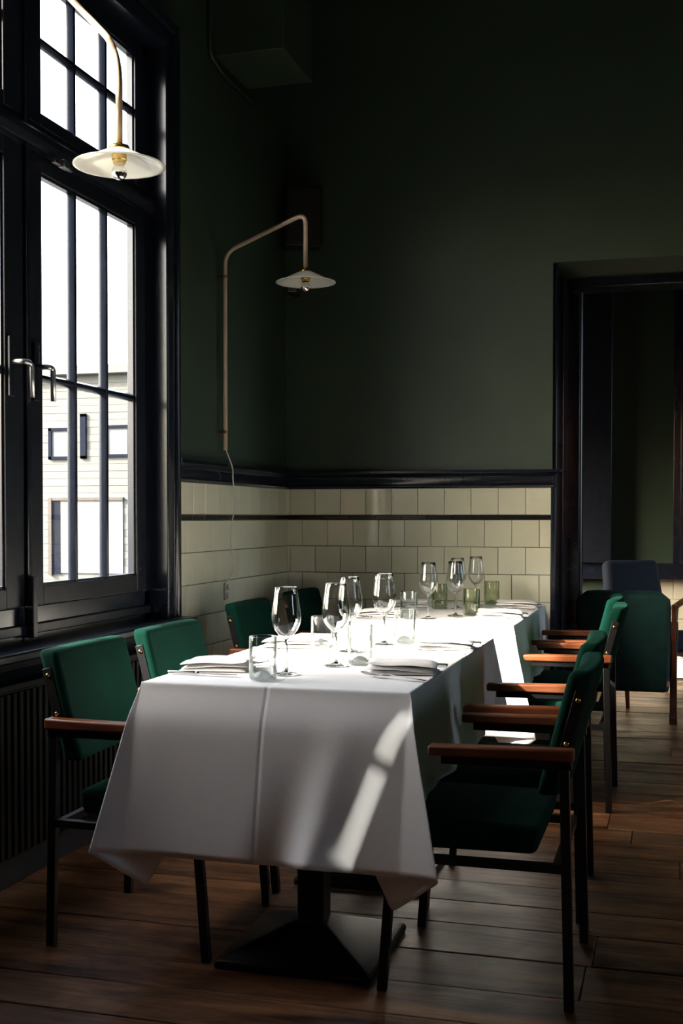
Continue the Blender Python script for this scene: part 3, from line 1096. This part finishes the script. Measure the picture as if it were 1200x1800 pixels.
# ------------------------------------------------------------------ glasses
def make_wine():
    root = MB()
    t = 0.0012
    outer = [(0.036, 0.0005), (0.0362, 0.0018), (0.030, 0.0035), (0.015, 0.006), (0.0062, 0.012), (0.0042, 0.022), (0.0036, 0.05), (0.0037, 0.085), (0.0048, 0.098),
             (0.010, 0.105), (0.021, 0.113), (0.032, 0.126), (0.0395, 0.142), (0.0425, 0.157), (0.0415, 0.175), (0.038, 0.20), (0.0345, 0.225), (0.0315, 0.2495)]
    inner = [(0.0305, 0.2500), (0.0333, 0.225), (0.0366, 0.20), (0.0401, 0.175), (0.0411, 0.157), (0.038, 0.143), (0.0305, 0.128), (0.0195, 0.116), (0.008, 0.109), (0.0001, 0.108)]
    root.lathe(outer[8:] + inner, 40)
    o = root.build('wine_glass', 'wine', None, smooth=True)
    MB().lathe([(0.0001, 0.0005)] + outer[:10] + [(0.0001, 0.106)], 32).build('stem', 'thick', o, smooth=True)
    return o


def make_tumbler(mat, rim):
    b = MB()
    R_ = 0.0385
    prof = [(0.030, 0.0005), (0.0365, 0.002), (R_, 0.007), (R_ + .0003, 0.06), (R_, 0.118), (R_ - .001, 0.1205), (R_ - .0025, 0.1205), (R_ - .0035, 0.118), (R_ - .0033, 0.06), (R_ - .0040, 0.012), (0.030, 0.007)]
    b.lathe(prof, 40)
    o = b.build('tumbler', mat, None, smooth=True)
    p_ = MB().lathe([(0.0305, 0.0012), (0.026, 0.006), (0.018, 0.014), (0.009, 0.020), (0.0001, 0.022)], 32)
    q = p_.lathe([(0.0305, 0.0068), (0.026, 0.011), (0.018, 0.019), (0.009, 0.0245), (0.0001, 0.0265)], 32)
    pu = p_.build('punt', 'thick', o, smooth=True)
    rm = MB().lathe([(R_ - .0005, .1195), (R_ - .0012, .1212), (R_ - .0024, .1212), (R_ - .0031, .1195)], 40, closed=True).build('rim', mat, o, smooth=True)
    return o


wine0 = make_wine()
freeze_children(wine0)
wines = [(-1.073, 3.196, 'wine glass nearest the camera, beside the near left tumbler'),
         (-0.991, 3.423, 'wine glass in front of another one, by the near right tumbler'),
         (-1.052, 3.800, 'wine glass behind another one at the middle of the near table'),
         (-0.993, 4.044, 'wine glass at the far end of the near table, right of centre'),
         (-1.058, 5.126, 'wine glass leftmost on the far table'),
         (-0.969, 5.300, 'wine glass on the far table in front of another one'),
         (-1.035, 5.720, 'wine glass on the far table half hidden behind another one'),
         (-0.985, 5.968, 'wine glass rightmost and nearest the tiled wall on the far table')]
for i, (x, y, lb) in enumerate(wines):
    o = wine0 if i == 0 else copy_tree(wine0)
    o.location = (x, y, ZT)
    tag(o, lb, 'wine glass', 'wine glasses set on the tables')
tum_c = make_tumbler('tumbler', 0)
tum_g = make_tumbler('tumbler_g', 0)
freeze_children(tum_c)
freeze_children(tum_g)
tums = [(-1.100, 3.075, 0, 'clear tumbler nearest the camera, left of the front wine glass'),
        (-1.130, 3.745, 0, 'clear tumbler at the second left place of the near table'),
        (-0.930, 3.480, 0, 'clear tumbler at the middle of the near table, before the right napkins'),
        (-0.935, 4.115, 0, 'clear tumbler at the far end of the near table'),
        (-1.143, 5.109, 0, 'pale tumbler leftmost on the far table'),
        (-1.120, 5.700, 1, 'olive tumbler by the left places of the far table near the wall'),
        (-0.905, 5.361, 1, 'olive tumbler in front at the right places of the far table'),
        (-0.912, 6.024, 1, 'olive tumbler rightmost, closest to the tiled wall')]
used = {0: False, 1: False}
for (x, y, k, lb) in tums:
    src = tum_g if k else tum_c
    o = copy_tree(src) if used[k] else src
    used[k] = True
    o.location = (x, y, ZT)
    o.rotation_euler = (0, 0, random.uniform(0, 6))
    tag(o, lb, 'tumbler', 'bottle-glass tumblers on the tables')


# ------------------------------------------------------------------ napkins and cutlery
def make_napkin(seed):
    """folded linen: several rounded layers, the top flap shorter; long side along local x"""
    rnd = random.Random(seed)
    b = MB()
    z_ = 0.0
    L, W = 0.205, 0.135
    layers = [(0.0, 1.0, 0.010), (0.006, 0.99, 0.010), (0.002, 0.985, 0.010)]
    for li, (sh_, sc, th) in enumerate(layers):
        nxx, nyy = 14, 10
        top, bot = [], []
        for j in range(nyy + 1):
            for i in range(nxx + 1):
                u, v_ = i / nxx * 2 - 1, j / nyy * 2 - 1
                e = max(abs(u), abs(v_))
                puff = (1 - max(0, (abs(u) - .80) / .20) ** 2) * (1 - max(0, (abs(v_) - .72) / .28) ** 2)
                x_ = u * L / 2 * sc + sh_ + rnd.uniform(-.0006, .0006)
                y_ = v_ * W / 2 * sc + sh_ * .4 + 0.004 * math.sin(u * 2 + li) + 0.012 * u * (li - 1) * .3
                # one end of the fold springs up
                lift = 0.006 * li * max(0, u) ** 2 + 0.0035 * math.sin(3 * u + li) * (li > 0) + 0.003 * math.sin(4 * v_ + 2 * li) * (li > 1)
                zz = z_ + lift
                top.append((x_, y_, max(zz + th * (0.18 + 0.82 * max(puff, 0) ** .5), 0.001)))
                bot.append((x_, y_, max(zz + (th * 0.12 * (1 - puff) if li else 0.0), 0)))
        n1 = (nxx + 1) * (nyy + 1)
        fs_ = []
        ix = lambda s, i, j: s * n1 + j * (nxx + 1) + i
        for j in range(nyy):
            for i in range(nxx):
                fs_.append((ix(0, i, j), ix(0, i + 1, j), ix(0, i + 1, j + 1), ix(0, i, j + 1)))
                fs_.append((ix(1, i, j), ix(1, i, j + 1), ix(1, i + 1, j + 1), ix(1, i + 1, j)))
        for i in range(nxx):
            fs_.append((ix(0, i, 0), ix(1, i, 0), ix(1, i + 1, 0), ix(0, i + 1, 0)))
            fs_.append((ix(0, i, nyy), ix(0, i + 1, nyy), ix(1, i + 1, nyy), ix(1, i, nyy)))
        for j in range(nyy):
            fs_.append((ix(0, 0, j), ix(0, 0, j + 1), ix(1, 0, j + 1), ix(1, 0, j)))
            fs_.append((ix(0, nxx, j), ix(1, nxx, j), ix(1, nxx, j + 1), ix(0, nxx, j + 1)))
        b.add(top + bot, fs_)
        z_ += th * 0.98
    return b.build('napkin', 'napkin', None, smooth=True, sub=1)


def make_fork():
    b = MB()
    # handle: flat swept strip along +x (handle end at x=0), tines at the far end
    prof = [(0.0, .0075, .0030), (.01, .0085, .0030), (.05, .0065, .0045), (.10, .0038, .0075), (.125, .0034, .0105), (.140, .0060, .0095), (.152, .0110, .0055), (.165, .0118, .0035), (.172, .0115, .0035)]
    vs_, fs_ = [], []
    th = 0.0022
    for (x_, w_, z_) in prof:
        vs_ += [(x_, -w_, z_), (x_, w_, z_), (x_, w_, z_ + th), (x_, -w_, z_ + th)]
    for k in range(len(prof) - 1):
        a, c = 4 * k, 4 * k + 4
        for i in range(4):
            fs_.append((a + i, a + (i + 1) % 4, c + (i + 1) % 4, c + i))
    fs_ += [(0, 3, 2, 1), (4 * len(prof) - 4, 4 * len(prof) - 3, 4 * len(prof) - 2, 4 * len(prof) - 1)]
    b.add(vs_, fs_)
    o = b.build('fork', 'chrome', None, bevel=0.0006, seg=1)
    for k in range(4):
        yy = -.0096 + k * .0064
        t = MB()
        for (xa, za, xb, zb) in ((.171, .0035, .195, .0065), (.195, .0065, .212, .0115)):
            t.bar((xa, yy, za + .001), (xb, yy * .97, zb + .001), 0.0030, 0.0022, (0, 0, 1))
        t.build('tine', 'chrome', o)
    return o


def make_knife():
    h_ = MB().box(0, .085, -.0065, .0065, .0008, .0098)
    o = h_.build('knife', 'chrome', None, bevel=0.003, seg=2)
    MB().tube([(.083, 0, .005), (.097, 0, .005)], .0042, 10).build('bolster', 'chrome', o, smooth=True)
    poly = [(.095, -.006), (.13, -.0085), (.18, -.0095), (.205, -.006), (.215, .001), (.205, .006), (.095, .006)]
    MB().prism(poly, 'z', .0035, .0052).build('blade', 'chrome', o)
    return o


nap = [make_napkin(1), make_napkin(5)]
fork0, knife0 = make_fork(), make_knife()
for q in nap:
    CH[q] = []
freeze_children(fork0)
freeze_children(knife0)
first = set()


def put(src, x, y, rz, lb, cat, grp, z=ZT):
    o = copy_tree(src) if src in first else src
    first.add(src)
    o.location = (x, y, z)
    o.rotation_euler = (0, 0, rz)
    tag(o, lb, cat, grp)
    return o


GN, GF, GK = 'folded napkins on the tables', 'forks on the tables', 'knives on the tables'
places_l = [(-1.305, 3.255, 'nearest the camera on the window side'), (-1.285, 3.905, 'at the second window-side place of the near table'),
            (-1.300, 5.215, 'at the near window-side place of the far table'), (-1.290, 5.830, 'at the window-side place nearest the tiled wall')]
places_r = [(-0.762, 3.335, 'nearest the camera on the right side'), (-0.765, 3.985, 'at the second right-side place of the near table'),
            (-0.762, 5.300, 'at the near right-side place of the far table'), (-0.765, 5.900, 'at the right-side place nearest the tiled wall')]
for i, (x, y, where) in enumerate(places_l):
    put(nap[i % 2], x, y, 0.10, 'folded white linen napkin ' + where, 'napkin', GN)
    put(knife0, x - .100, y - .135, -0.03, 'steel table knife beside the napkin ' + where, 'knife', GK)
    put(fork0, x - .100, y + .120, 0.03, 'steel fork behind the napkin ' + where, 'fork', GF)
for i, (x, y, where) in enumerate(places_r):
    put(nap[(i + 1) % 2], x, y, PI + 0.12, 'folded white linen napkin ' + where, 'napkin', GN)
    put(fork0, x + .104, y - .187, PI - 0.38, 'steel fork in front of the napkin ' + where, 'fork', GF)
    put(knife0, x + .102, y + .150, PI - 0.05, 'steel table knife past the napkin ' + where, 'knife', GK)


# ------------------------------------------------------------------ wall lamps
def lamp_head(root, x, y, zt):
    """brass collar, opal shade, socket and half-mirrored bulb hanging under point (x, y, zt)"""
    g = MB().lathe([(0.0, .006), (.010, .006), (.012, 0), (.028, -.003), (.032, -.012), (.030, -.018), (0, -.018)], 28, x, y, zt)
    g.build('collar', 'brass', root, smooth=True)
    R_ = 0.139
    outer = [(.026, -.014), (.040, -.019), (.075, -.036), (.110, -.053), (.130, -.060), (R_, -.0615)]
    inner = [(R_ + .0005, -.0640), (.130, -.0640), (.110, -.0572), (.075, -.0402), (.040, -.0232), (.026, -.0185)]
    MB().lathe(outer + inner, 56, x, y, zt, closed=True).build('shade', 'opal', root, smooth=True)
    MB().lathe([(0, -.018), (.0205, -.018), (.0205, -.030), (.0225, -.032), (.0225, -.046), (.0195, -.048), (.0195, -.058), (0, -.058)], 24, x, y, zt).build('socket', 'brass', root, bevel=0)
    pb = [(.012, -.055), (.014, -.063)]
    rr, cz = .0235, -.083
    for k in range(3, 10):
        a = PI / 2 - k * (PI / 2) / 9.5
        pb.append((rr * math.cos(a), cz + rr * math.sin(a)))
    MB().lathe(pb, 24, x, y, zt).build('bulb', 'bulb', root, smooth=True)
    pm = []
    for k in range(0, 9):
        a = -k * (PI / 2) / 8
        pm.append((max(rr * math.cos(a), .0002), cz + rr * math.sin(a)))
    MB().lathe([(.0002, cz)] + pm, 24, x, y, zt).build('bulb_mirror', 'mirror', root, smooth=True)


lp = empty('wall_lamp', (-2.068, 5.255, 1.52))
tag(lp, 'beige tube wall lamp with white glass shade between window and corner', 'lamp')
HX = 0.41
MB().tube(round_path([(0, 0, 0), (0, 0, .935), (HX, -.03, 1.083), (HX, -.03, .835)], [.06, .052], 9), 0.0105, 16).build('tube', 'beige', lp, smooth=True)
lamp_head(lp, HX, -.03, .828)
for zz in (.085, .82):
    MB().lathe([(.0105, -.006), (.0135, -.006), (.0135, .006), (.0105, .006)], 20, 0, 0, zz, closed=True).bar((-.01, 0, zz), (-.034, 0, zz), .012, .012).build('clamp', 'copper', lp, smooth=False)
cordp = [(0, 0, 0.01)]
for (px_, pz) in ((.014, -.08), (.020, -.14), (.034, -.26), (.008, -.36), (.006, -.46), (.024, -.56), (.030, -.63)):
    cordp.append((-.012 if pz < -.6 else .026, px_ * 1.6, pz))
pts = [Vector(q) for q in cordp]
sm = []
for k in range(len(pts) - 1):
    p0, p1, p2, p3 = pts[max(k - 1, 0)], pts[k], pts[k + 1], pts[min(k + 2, len(pts) - 1)]
    for t in np.linspace(0, 1, 7)[:-1]:
        sm.append(0.5 * ((2 * p1) + (p2 - p0) * t + (2 * p0 - 5 * p1 + 4 * p2 - p3) * t ** 2 + (3 * p1 - p0 - 3 * p2 + p3) * t ** 3))
sm.append(pts[-1])
MB().tube(sm, 0.0032, 8).build('cord', 'plastic_w', lp, smooth=True)
so = empty('wall_socket', (XW + .0125, 5.30, .845))
tag(so, 'small white double wall socket on the tiles under the lamp cord', 'socket')
MB().box(0, .012, -.022, .022, -.042, .042).build('plate', 'plastic_w', so, bevel=0.004, seg=3)
for dz in (-.02, .02):
    q = MB().lathe([(0, .012), (.0135, .012), (.0145, .010), (.0145, 0), (0, 0)], 18)
    q = q.build('outlet', 'plastic_w', so, smooth=True)
    q.rotation_euler = (0, PI / 2, 0)
    q.location = (.008, 0, dz)

lp2 = empty('wall_lamp', (-2.075, 3.575, 3.0))
tag(lp2, 'beige tube lamp with white glass shade hanging in front of the window', 'lamp')
EX, EY, EZ = -1.637 + 2.075, 3.29 - 3.575, 2.60 - 3.0
MB().tube(round_path([(0, 0, .80), (0, 0, .055), (EX, EY, EZ + .02), (EX, EY, 2.338 - 3.0)], [.06, .11], 10), 0.0105, 16).build('tube', 'beige', lp2, smooth=True)
lamp_head(lp2, EX, EY, 2.332 - 3.0)
MB().lathe([(.0105, -.006), (.0135, -.006), (.0135, .006), (.0105, .006)], 20, 0, 0, .3, closed=True).bar((-.01, 0, .3), (-.03, 0, .3), .012, .012).build('clamp', 'copper', lp2)

# speaker in the corner and the small fitting under it
sp = empty('loudspeaker', (-1.965, 6.13, 2.66))
sp.rotation_euler = (0, 0, math.radians(28))
tag(sp, 'black box loudspeaker high in the dark corner behind the lamp', 'speaker')
MB().box(-.10, .10, -.06, .06, 0, .325).build('cabinet', 'steel_black', sp, bevel=0.006)
MB().box(-.09, .09, -.068, -.058, .012, .313).build('grille', 'speaker', sp, bevel=0.004)
MB().box(-.02, .02, .058, .115, .14, .19).build('bracket', 'steel_black', sp)
sn = empty('corner_fitting', (-2.035, 6.19, 2.40))
tag(sn, 'small dark glass fitting in the wall corner half behind the lamp shade', 'fitting')
MB().box(-.03, .03, -.02, .065, 0.02, .085).build('body', 'steel_black', sn, bevel=0.008)
MB().lathe([(0, 0), (.014, .0), (.020, .012), (.020, .024), (0, .024)], 16, -.008, -.005, -.004).build('lens', 'bulb', sn, smooth=True)
MB().box(-.022, .024, -.025, -.02, .035, .07).build('front', 'nickel', sn, bevel=0.002)


# ------------------------------------------------------------------ armchairs in the opening and beyond
def soft_pad(root, name, mat, w0, w1, p0, p1, thick, bev, curve=0.02):
    """upholstered back or seat: from edge p0 (width w0) to edge p1 (width w1), in the local y-z plane"""
    vs_, fs_ = [], []
    n, m_ = 10, 10
    p0, p1 = Vector((0, *p0)), Vector((0, *p1))
    d = (p1 - p0).normalized()
    nr = Vector((1, 0, 0)).cross(d)
    for s in (-1, 1):
        for j in range(m_ + 1):
            for i in range(n + 1):
                u, t = i / n * 2 - 1, j / m_
                wd = (w0 * (1 - t) + w1 * t) / 2
                q = p0.lerp(p1, t) + Vector((u * wd, 0, 0)) + nr * (s * (thick / 2 + 0.012 * (1 - u * u) * (1 - (2 * t - 1) ** 2)) + curve * (u * u) * 0)
                vs_.append(tuple(q))
    k = (n + 1) * (m_ + 1)
    ix = lambda s, i, j: s * k + j * (n + 1) + i
    for j in range(m_):
        for i in range(n):
            fs_.append((ix(0, i, j), ix(0, i + 1, j), ix(0, i + 1, j + 1), ix(0, i, j + 1)))
            fs_.append((ix(1, i, j), ix(1, i, j + 1), ix(1, i + 1, j + 1), ix(1, i + 1, j)))
    for i in range(n):
        fs_.append((ix(0, i, 0), ix(1, i, 0), ix(1, i + 1, 0), ix(0, i + 1, 0)))
        fs_.append((ix(0, i, m_), ix(0, i + 1, m_), ix(1, i + 1, m_), ix(1, i, m_)))
    for j in range(m_):
        fs_.append((ix(0, 0, j), ix(0, 0, j + 1), ix(1, 0, j + 1), ix(1, 0, j)))
        fs_.append((ix(0, n, j), ix(1, n, j), ix(1, n, j + 1), ix(0, n, j + 1)))
    return MB().add(vs_, fs_).build(name, mat, root, bevel=bev, seg=4, angle=0.9)


rk = empty('rocking_chair', (-0.288, 6.97, 0))
tag(rk, 'teal velvet rocking chair with wooden frame seen from behind in the opening', 'armchair')
bp = soft_pad(rk, 'backrest', 'teal', 0.50, 0.52, (-.10, .22), (-.22, .79), .09, .03)
# round the top corners by a lattice-free trick: taper the top rows
for v_ in bp.data.vertices:
    t = max(0.0, (v_.co.z - .70) / .09)
    if t > 0:
        u = max(0.0, (abs(v_.co.x) - .17) / .09)
        v_.co.z -= 0.045 * t * min(u, 1.0) ** 2.5
        v_.co.x *= 1 - 0.03 * t
soft_pad(rk, 'seat', 'teal', 0.50, 0.50, (-.08, .34), (.44, .40), .11, .03)
for s in (-1, 1):
    X = s * .272
    MB().hexa([(X - .014, -.13, .30), (X + .014, -.13, .30), (X + .014, -.08, .30), (X - .014, -.08, .30),
               (X - .012, -.235, .72), (X + .012, -.235, .72), (X + .012, -.20, .72), (X - .012, -.20, .72)]).build('post', 'rockwood', rk, bevel=0.005)
    MB().bar((X, -.07, .42), (X, -.10, .07), .028, .040, (1, 0, 0)).build('leg', 'rockwood', rk, bevel=0.004)
    MB().bar((X, .38, .55), (X, .34, .06), .028, .040, (1, 0, 0)).build('leg', 'rockwood', rk, bevel=0.004)
    MB().bar((X, -.18, .53), (X, .42, .56), .05, .028, (0, 0, 1)).build('armrest', 'rockwood', rk, bevel=0.008)
    MB().bar((X, -.12, .33), (X, .38, .36), .028, .045, (0, 0, 1)).build('side_rail', 'rockwood', rk, bevel=0.004)
    rp = []
    for k in range(13):
        a = -0.42 + k * .84 / 12
        rp.append((X, .14 + 0.95 * math.sin(a), .022 + 0.95 * (1 - math.cos(a))))
    rb = MB()
    for k in range(12):
        rb.bar(rp[k], rp[k + 1], .030, .042, (1, 0, 0))
    rb.build('rocker', 'rockwood', rk)
MB().box(.236, .252, -.165, -.160, .255, .285).build('tag', 'tag_pink', rk)

nv = empty('armchair', (-0.20, 8.05, 0), 0.50)
tag(nv, 'navy armchair with orange-brown wooden arms in the room beyond', 'armchair')
soft_pad(nv, 'backrest', 'navy', 0.44, 0.38, (.10, .38), (.24, .905), .10, .035)
soft_pad(nv, 'seat', 'navy', 0.52, 0.50, (.12, .36), (-.40, .42), .13, .03)
for s in (-1, 1):
    X = s * .31
    MB().tube(round_path([(X, .20, .58), (X, .02, .655), (X, -.30, .725), (X, -.38, .70)], [.08, .06], 5), .021, 10).build('armrest', 'teak', nv, smooth=True)
    MB().tube([(X, -.28, .71), (X * .98, -.33, .30), (X * .97, -.36, 0)], [.018, .020, .012], 10).build('leg', 'teak', nv, smooth=True)
    MB().tube([(X, .16, .59), (X * .98, .20, .28), (X * .97, .27, 0)], [.018, .020, .012], 10).build('leg', 'teak', nv, smooth=True)
    MB().bar((X * .96, -.33, .30), (X * .96, .20, .28), .022, .045, (0, 0, 1)).build('side_rail', 'teak', nv, bevel=0.004)

# ------------------------------------------------------------------ outside
pav = MB().box(-60, XW - TH, -30, 60, -0.35, -0.25).build('ground', 'ext_road')
struct(pav, 'pale street outside the window')
bl = empty('building', (-11.5, 22.0, -0.25))
tag(bl, 'pale house across the street seen through the window', 'building')
MB().box(-9, 5.5, 0, 6, 0, 4.4).build('wall', 'ext_white', bl)
bm_ = MB().box(-9, 5.5, -.02, 0.0, .006, .150).mesh('cladding_board', 'cladding')
for k in range(29):
    o = bpy.data.objects.new('cladding_board', bm_)
    COL.objects.link(o)
    o.parent = bl
    o.location = (0, (k % 2) * .008, k * .15)
MB().box(-9.2, 5.7, -.25, 6.2, 4.38, 4.55).build('roof', 'ext_white', bl)


def far_window(px0, px1, z0, z1):
    f_ = MB()
    for a, b, c, d in ((px0, px0 + .07, z0, z1), (px1 - .06, px1, z0, z1), (px0, px1, z1 - .06, z1), (px0, px1, z0, z0 + .06)):
        f_.box(a, b, -.07, .0, c, d)
    fo = f_.build('window', 'ext_frame', bl)
    MB().box(px0, px1, -.035, -.02, z0, z1).build('pane', 'ext_glass', fo)


far_window(-1.06, -.52, 2.65, 3.30)
far_window(-.33, -.20, 2.66, 3.58)
MB().box(-.33, -.20, -.06, -.03, 2.66, 3.58).build('slit_panel', 'ext_frame', bl)
far_window(.21, .80, 2.68, 3.33)
g = MB().box(-1.00, .62, -.05, -.02, .30, 1.80)
gd = g.build('garage_door', 'ext_door', bl)
MB().box(-1.06, -.98, -.10, 0, .25, 1.85).build('jamb', 'ext_brown', bl)
MB().box(-.98, -.80, -.06, -.04, .28, 1.82).build('side_panel', 'ext_frame', bl)
MB().box(-1.06, .64, -.09, 0, 1.80, 1.86).build('lintel', 'ext_brown', bl)
